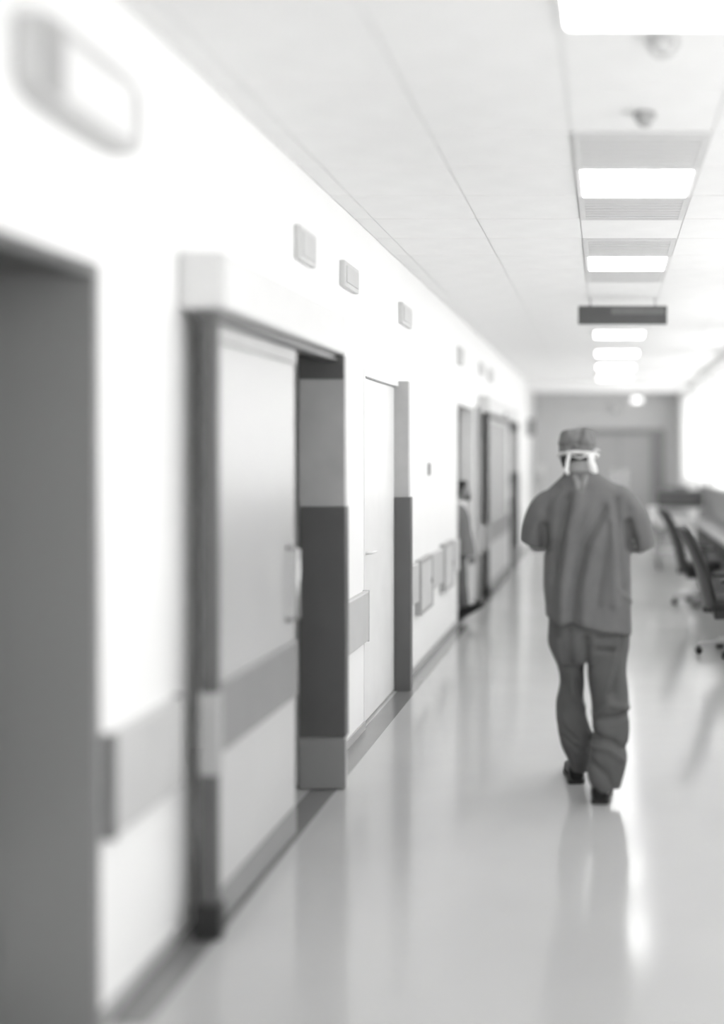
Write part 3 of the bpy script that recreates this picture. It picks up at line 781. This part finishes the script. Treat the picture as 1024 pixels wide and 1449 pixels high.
tube('strap', [(lx(836), -0.050, lz(642)), (lx(836), -0.052, lz(652)), (lx(839), -0.045, lz(661)), (lx(841), -0.05, lz(670))], [0.016, 0.016, 0.018, 0.017], M_MASK, mk_o, 8, 0.45)
tube('strap', [(lx(838), -0.05, lz(640)), (lx(843), -0.05, lz(636)), (lx(848), -0.045, lz(637))], [0.008, 0.009, 0.005], M_MASK, mk_o, 8, 0.45)
tube('strap', [(lx(810), -0.060, lz(645)), (lx(820), -0.066, lz(648)), (lx(832), -0.06, lz(644))], 0.008, M_MASK, mk_o, 8, 0.45)

# ---- the person stepping out of the open doorway
QY = 11.52
Q = empty('person', (-1.465, QY, 0), 'short person in grey tunic stepping out of the open doorway', 'person')
k2 = 0.82
body = bmesh.new()
add_head(body, (0.02, 0, 1.30), 0.84, (1, 0, 0))
tube_pts(body, [(0.005, 0, 1.24, .045), (-0.01, 0, 1.20, .046), (-0.03, 0, 1.14, .06)], 4)
add_rings(body, [(-0.03, 0, 0.66, .10, .13), (-0.03, 0, 0.76, .10, .135), (-0.03, 0, 0.92, .085, .12), (-0.03, 0, 1.06, .09, .14), (-0.03, 0, 1.14, .07, .13), (-0.025, 0, 1.19, .045, .05)])
for sd in (-1, 1):
    sh = Vector((-0.03, sd * 0.155, 1.11)); el = Vector((-0.06 + 0.03 * sd, sd * 0.185, 0.88)); wv = Vector((0.06 * sd + 0.02, sd * 0.185, 0.69))
    tube_pts(body, [(*sh, .043), (*sh.lerp(el, .5), .037), (*el, .033), (*el.lerp(wv, .4), .031), (*wv, .022)], 4)
    add_hand(body, wv, (0.25 * sd, 0, -1), (0, -sd, 0), sd)
FR = (Vector((-0.02, -0.07, 0.68)), Vector((0.10, -0.07, 0.39)), Vector((0.085, -0.07, 0.10)))   # front leg
BK = (Vector((-0.03, 0.07, 0.68)), Vector((-0.03, 0.07, 0.37)), Vector((-0.20, 0.07, 0.10)))
FRP = [(-0.03, -0.07, .70, .090), (0.0, -0.07, .55, .080), (0.02, -0.07, .40, .068), (0.04, -0.07, .25, .06), (0.06, -0.07, .15, .052)]
BKP = [(-0.04, 0.07, .70, .090), (-0.05, 0.07, .55, .080), (-0.06, 0.07, .40, .068), (-0.13, 0.07, .25, .06), (-0.20, 0.07, .13, .052)]
for lst in (FRP, BKP): tube_pts(body, [(a, b, c, r * 0.62) for a, b, c, r in lst] + [(lst[-1][0] + 0.01, lst[-1][1], 0.07, 0.03)], 4)
remesh(body, 'body', M_SKIN, Q, 0.007, 3)
for sd in (-1, 1):
    c = Vector((0.02 + 0.067, sd * 0.027, 1.302)); bm = bmesh.new(); add_ball(bm, c, 0.010); e = finish(bm, 'eye', M_EYE, Q, True)
    bm = bmesh.new(); add_ball(bm, c + Vector((0.007, 0, 0)), 0.005); finish(bm, 'iris', M_IRIS, e, True)
tn = bmesh.new()
add_rings(tn, spline([(-0.005, 0, .66, .172, .185), (-0.01, 0, .74, .160, .175), (-0.02, 0, .90, .138, .160), (-0.025, 0, 1.05, .128, .170), (-0.03, 0, 1.14, .09, .15), (-0.03, 0, 1.18, .06, .075)], 4), 32, 2.3)
for sd in (-1, 1): tube_pts(tn, [(-0.03, sd * 0.13, 1.11, .055), (-0.035, sd * 0.175, 1.04, .056), (-0.05 + .015 * sd, sd * 0.188, .93, .05)], 4)
remesh(tn, 'tunic', M_TOP2, Q, 0.008, 4, lambda co, n: co + n * 0.006 * noise.noise(Vector((co.x * 12, co.y * 12, co.z * 5))))
tn = bmesh.new()
add_rings(tn, [(-0.03, 0, .62, .11, .15), (-0.03, 0, .72, .11, .145)])
for lst in (FRP, BKP): tube_pts(tn, lst, 4)
remesh(tn, 'trousers', M_TROU2, Q, 0.008, 4, lambda co, n: co + n * 0.006 * noise.noise(co * 15))
# shoes: front heel down with toe raised, rear foot on its toe
shoe(0.0, -0.07, 0.004, -PI / 2, 0.55, 1.05, Q)
shoe(-0.215, 0.07, 0.075, -PI / 2, -0.32, 0.85, Q)
hb = bmesh.new()
add_rings(hb, spline([(0.0, 0, 1.205, .058, .066), (-0.005, 0, 1.26, .072, .078), (-0.002, 0, 1.32, .085, .084), (0.01, 0, 1.375, .082, .076), (0.015, 0, 1.405, .05, .05)], 4), 28)
bmesh.ops.bisect_plane(hb, geom=hb.verts[:] + hb.edges[:] + hb.faces[:], plane_co=(0.055, 0, 1.33), plane_no=(0.85, 0, -0.52), clear_outer=True)
finish(hb, 'hair', M_HAIR, Q, True)
bm = bmesh.new(); add_rings(bm, [(-0.005, 0, 1.135, .075, .085), (0, 0, 1.20, .056, .060)], 24); finish(bm, 'collar', M_MASK, Q, True)
bm = bmesh.new(); add_ball(bm, (0.02 + 0.070, 0, 1.235), 0.035, 0.9, 1.15, 1.0); finish(bm, 'face_mask', M_BLACK, Q, True)
